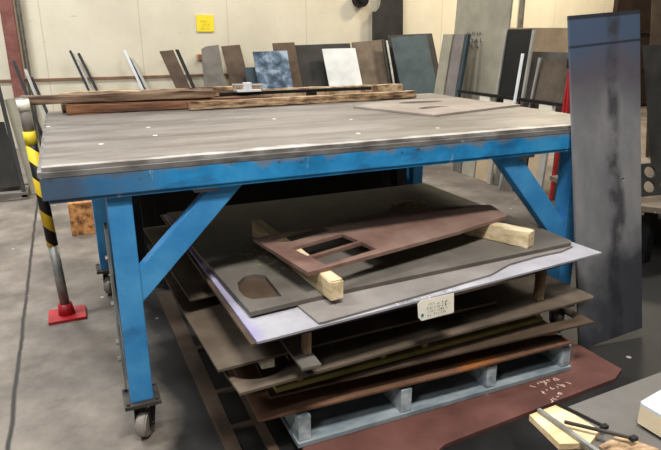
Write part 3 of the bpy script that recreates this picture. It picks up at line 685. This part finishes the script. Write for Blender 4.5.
# white post with red foot, and red tongs
wp = empty('bar_clamp', (3.41, 2.13, .60), 'white upright bar clamp with a red foot at the rear right of the bench', 'clamp')
bm = bmesh.new(); tube(bm, (3.30, 2.13, .0), (3.415, 2.13, 1.09), .012); link('bar', bm, M['white'], wp, True)
link('red_foot', box(3.345, 3.41, 2.08, 2.17, .64, .70, bev=.004), M['red'], wp)
rt = empty('red_clamp', (3.42, 1.62, .02), 'red and black long-handled clamp leaning beside the tall blue-grey plate', 'clamp')
bm = bmesh.new(); beam(bm, (3.405, 1.56, .02), (3.42, 1.625, 1.02), .016, .022, (1, 0, 0)); beam(bm, (3.405, 1.66, .02), (3.42, 1.63, 1.02), .016, .022, (1, 0, 0)); link('handle', bm, M['red'], rt)
bm = bmesh.new(); bbox(bm, 3.40, 3.44, 1.605, 1.65, 1.0, 1.07, bev=.006); link('head', bm, M['black'], rt)

# ------------------------------------------------------------------ right edge: low stand with perforated offcut, leaning sheets
ls = empty('low_stand', (3.3, .75, 0), 'low dark stand with a brownish steel top at the right edge', 'stand')
link('stand_top', sheet([(2.83, .46), (2.95, .30), (3.9, .30), (3.9, 1.2), (2.92, 1.2)], .35, .03), M['brown'], ls)
for x, y in ((2.95, .45), (3.82, .36), (3.82, 1.1), (2.98, 1.1)): link('leg', box(x, x+.05, y, y+.05, 0, .32), M['black'], ls)
link('back_panel', box(2.98, 3.85, 1.12, 1.14, .02, .315), M['black'], ls)
hs = []
for r in range(2):
    for c in range(4): hs.append([(x+.03*y_, y_) for x, y_ in circle(.085+c*.12+r*.02, .05+r*.085, .04, 16, ry=.034)])
tag(link('perforated_offcut', plate([(.0, 0), (.55, 0), (.55, .185), (.035, .185)], (2.99, .58, .3535), (1, -.12, 0), (.05, .45, 1), .012, hs), M['charcoal']), 'offcut with rows of oval holes and a pale edge leaning on the low stand', 'steel offcut')
bm = bmesh.new(); beam(bm, (2.982, .585, .356), (3.022, .665, .545), .01, .014, (0, 1, 0)); 
tag(link('edge_strip', bm, M['card']), 'pale thin strip along the left edge of the perforated offcut', 'strip')
GQ = 'dark sheets leaning at the right edge'
def qplate(x0, x1, h, yb, yt, sl, m, lb):
    v = Vector((sl, yt-yb, h)).normalized()
    tag(link('leaning_sheet', plate([(x0, 0), (x1, 0), (x1, h), (x0, h)], (0, yb, .004), (1, 0, 0), v, .012), M[m]), lb, 'steel sheet', GQ)
qplate(4.10, 5.3, 1.18, 1.30, 1.55, -.08, 'charcoal', 'dark sheet leaning at the right edge behind the low stand')
qplate(3.56, 3.60, 1.36, 1.22, 1.5, -.09, 'conduit', 'thin grey strip leaning right beside the tall blue-grey plate')
qplate(5.6, 7.4, 2.3, 2.6, 2.9, -.02, 'dkbrown', 'tall dark brown sheet leaning furthest back at the right edge')
bm = bmesh.new(); bbox(bm, 2.335, 2.375, .02, .05, 0, .075, bev=.01)
tag(link('wood_scrap', bm, M['pine']), 'small pale scrap standing on the floor right of the tall plate', 'scrap')

# ------------------------------------------------------------------ near bench corner at bottom right
wb = empty('side_table', (1.6, -1.0, 0), 'grey steel-topped side table cutting into the bottom right corner', 'side table')
ZT = .35
link('table_plate', sheet([(1.02, -.776), (2.3, -.715), (2.3, -1.55), (1.06, -1.55)], ZT, .012), M['benchgrey'], wb)
for x, y in ((1.14, -.86), (2.2, -.80), (2.2, -1.5), (1.14, -1.5)): link('leg', box(x, x+.04, y-.02, y+.02, .0125, ZT-.012), M['black'], wb)
link('lower_panel', box(1.16, 2.22, -.84, -.83, .06, ZT-.013), M['black'], wb)
def onT(name, loop, z, th, m): return link(name, sheet(loop, z, th), M[m])
bm = sheet([(.998, -.775), (1.09, -.770), (1.105, -.885), (1.05, -.91), (.985, -.885)], ZT+.016, .0155)
tag(link('wood_offcut', bm, M['pine']), 'flat pale wood offcut lying over the corner of the side table', 'wood offcut')
bm = sheet([(1.06, -.925), (1.13, -.915), (1.17, -.985), (1.10, -1.03), (1.05, -1.0)], ZT+.016, .0155)
tag(link('wood_offcut', bm, M['slab']), 'darker brown wood offcut under the square rods at the bottom edge', 'wood offcut')
GZ = 'square steel rods on the side table'
def rod(a, b, w, m, lb, foot=False):
    r = empty('square_rod', (Vector(a)+Vector(b))/2, lb, 'steel rod', GZ)
    bm = bmesh.new(); beam(bm, a, b, w, w*.8, bev=.001); link('shaft', bm, M[m], r)
    if foot:
        bm = bmesh.new(); q = Vector(b); bbox(bm, q.x-.009, q.x+.009, q.y-.006, q.y+.006, q.z-.005, q.z+.005, bev=.002); link('foot', bm, M['black'], r)
rod((1.085, -.768, ZT+.0205), (1.118, -.885, ZT+.0205), .008, 'black', 'black rod with a small foot along the right side of the pale offcut', True)
rod((1.025, -.775, ZT+.022), (1.035, -.965, ZT+.022), .011, 'conduit', 'bright grey rod crossing the pale offcut diagonally')
rod((1.035, -.845, ZT+.032), (1.13, -.952, ZT+.032), .008, 'caster', 'dark rod crossing over the grey rod towards the bottom edge', True)
cb = empty('cream_block', (1.32, -.90, ZT), 'cream block with a white top at the right edge of the side table', 'block')
cl2 = [(1.213, -.897), (1.219, -.891), (1.42, -.858), (1.42, -1.02), (1.22, -1.02)]
link('block_body', sheet(cl2, ZT+.056, .046), M['cream'], cb)
link('block_top', sheet(cl2, ZT+.064, .008), M['white'], cb)
link('block_foot', sheet([(1.235, -.905), (1.24, -.90), (1.40, -.875), (1.40, -1.0), (1.235, -1.0)], ZT+.0098, .0095), M['black'], cb)

# ------------------------------------------------------------------ camera and view
cam = bpy.data.cameras.new('camera'); co = bpy.data.objects.new('camera', cam); C.objects.link(co)
yaw, pit, roll, f = .414, .309, -.004, 591.75
fw = Vector((math.sin(yaw)*math.cos(pit), math.cos(yaw)*math.cos(pit), -math.sin(pit)))
r0 = Vector((math.cos(yaw), -math.sin(yaw), 0)); u0 = r0.cross(fw)
r1 = r0*math.cos(roll)+u0*math.sin(roll); u1 = u0*math.cos(roll)-r0*math.sin(roll)
co.matrix_world = Matrix.Translation((.081, -1.688, 1.227)) @ Matrix((r1, u1, -fw)).transposed().to_4x4()
cam.sensor_fit = 'HORIZONTAL'; cam.sensor_width = 36; cam.lens = f*36/661; cam.clip_start = .02
sc = bpy.context.scene; sc.camera = co
w = bpy.data.worlds.new('world'); sc.world = w; w.use_nodes = True
w.node_tree.nodes['Background'].inputs[0].default_value = (.5, .5, .5, 1); w.node_tree.nodes['Background'].inputs[1].default_value = .1
sc.view_settings.view_transform = 'Standard'; sc.view_settings.look = 'None'; sc.view_settings.gamma = 1
sc.view_settings.use_curve_mapping = False; sc.view_settings.exposure = 0.0
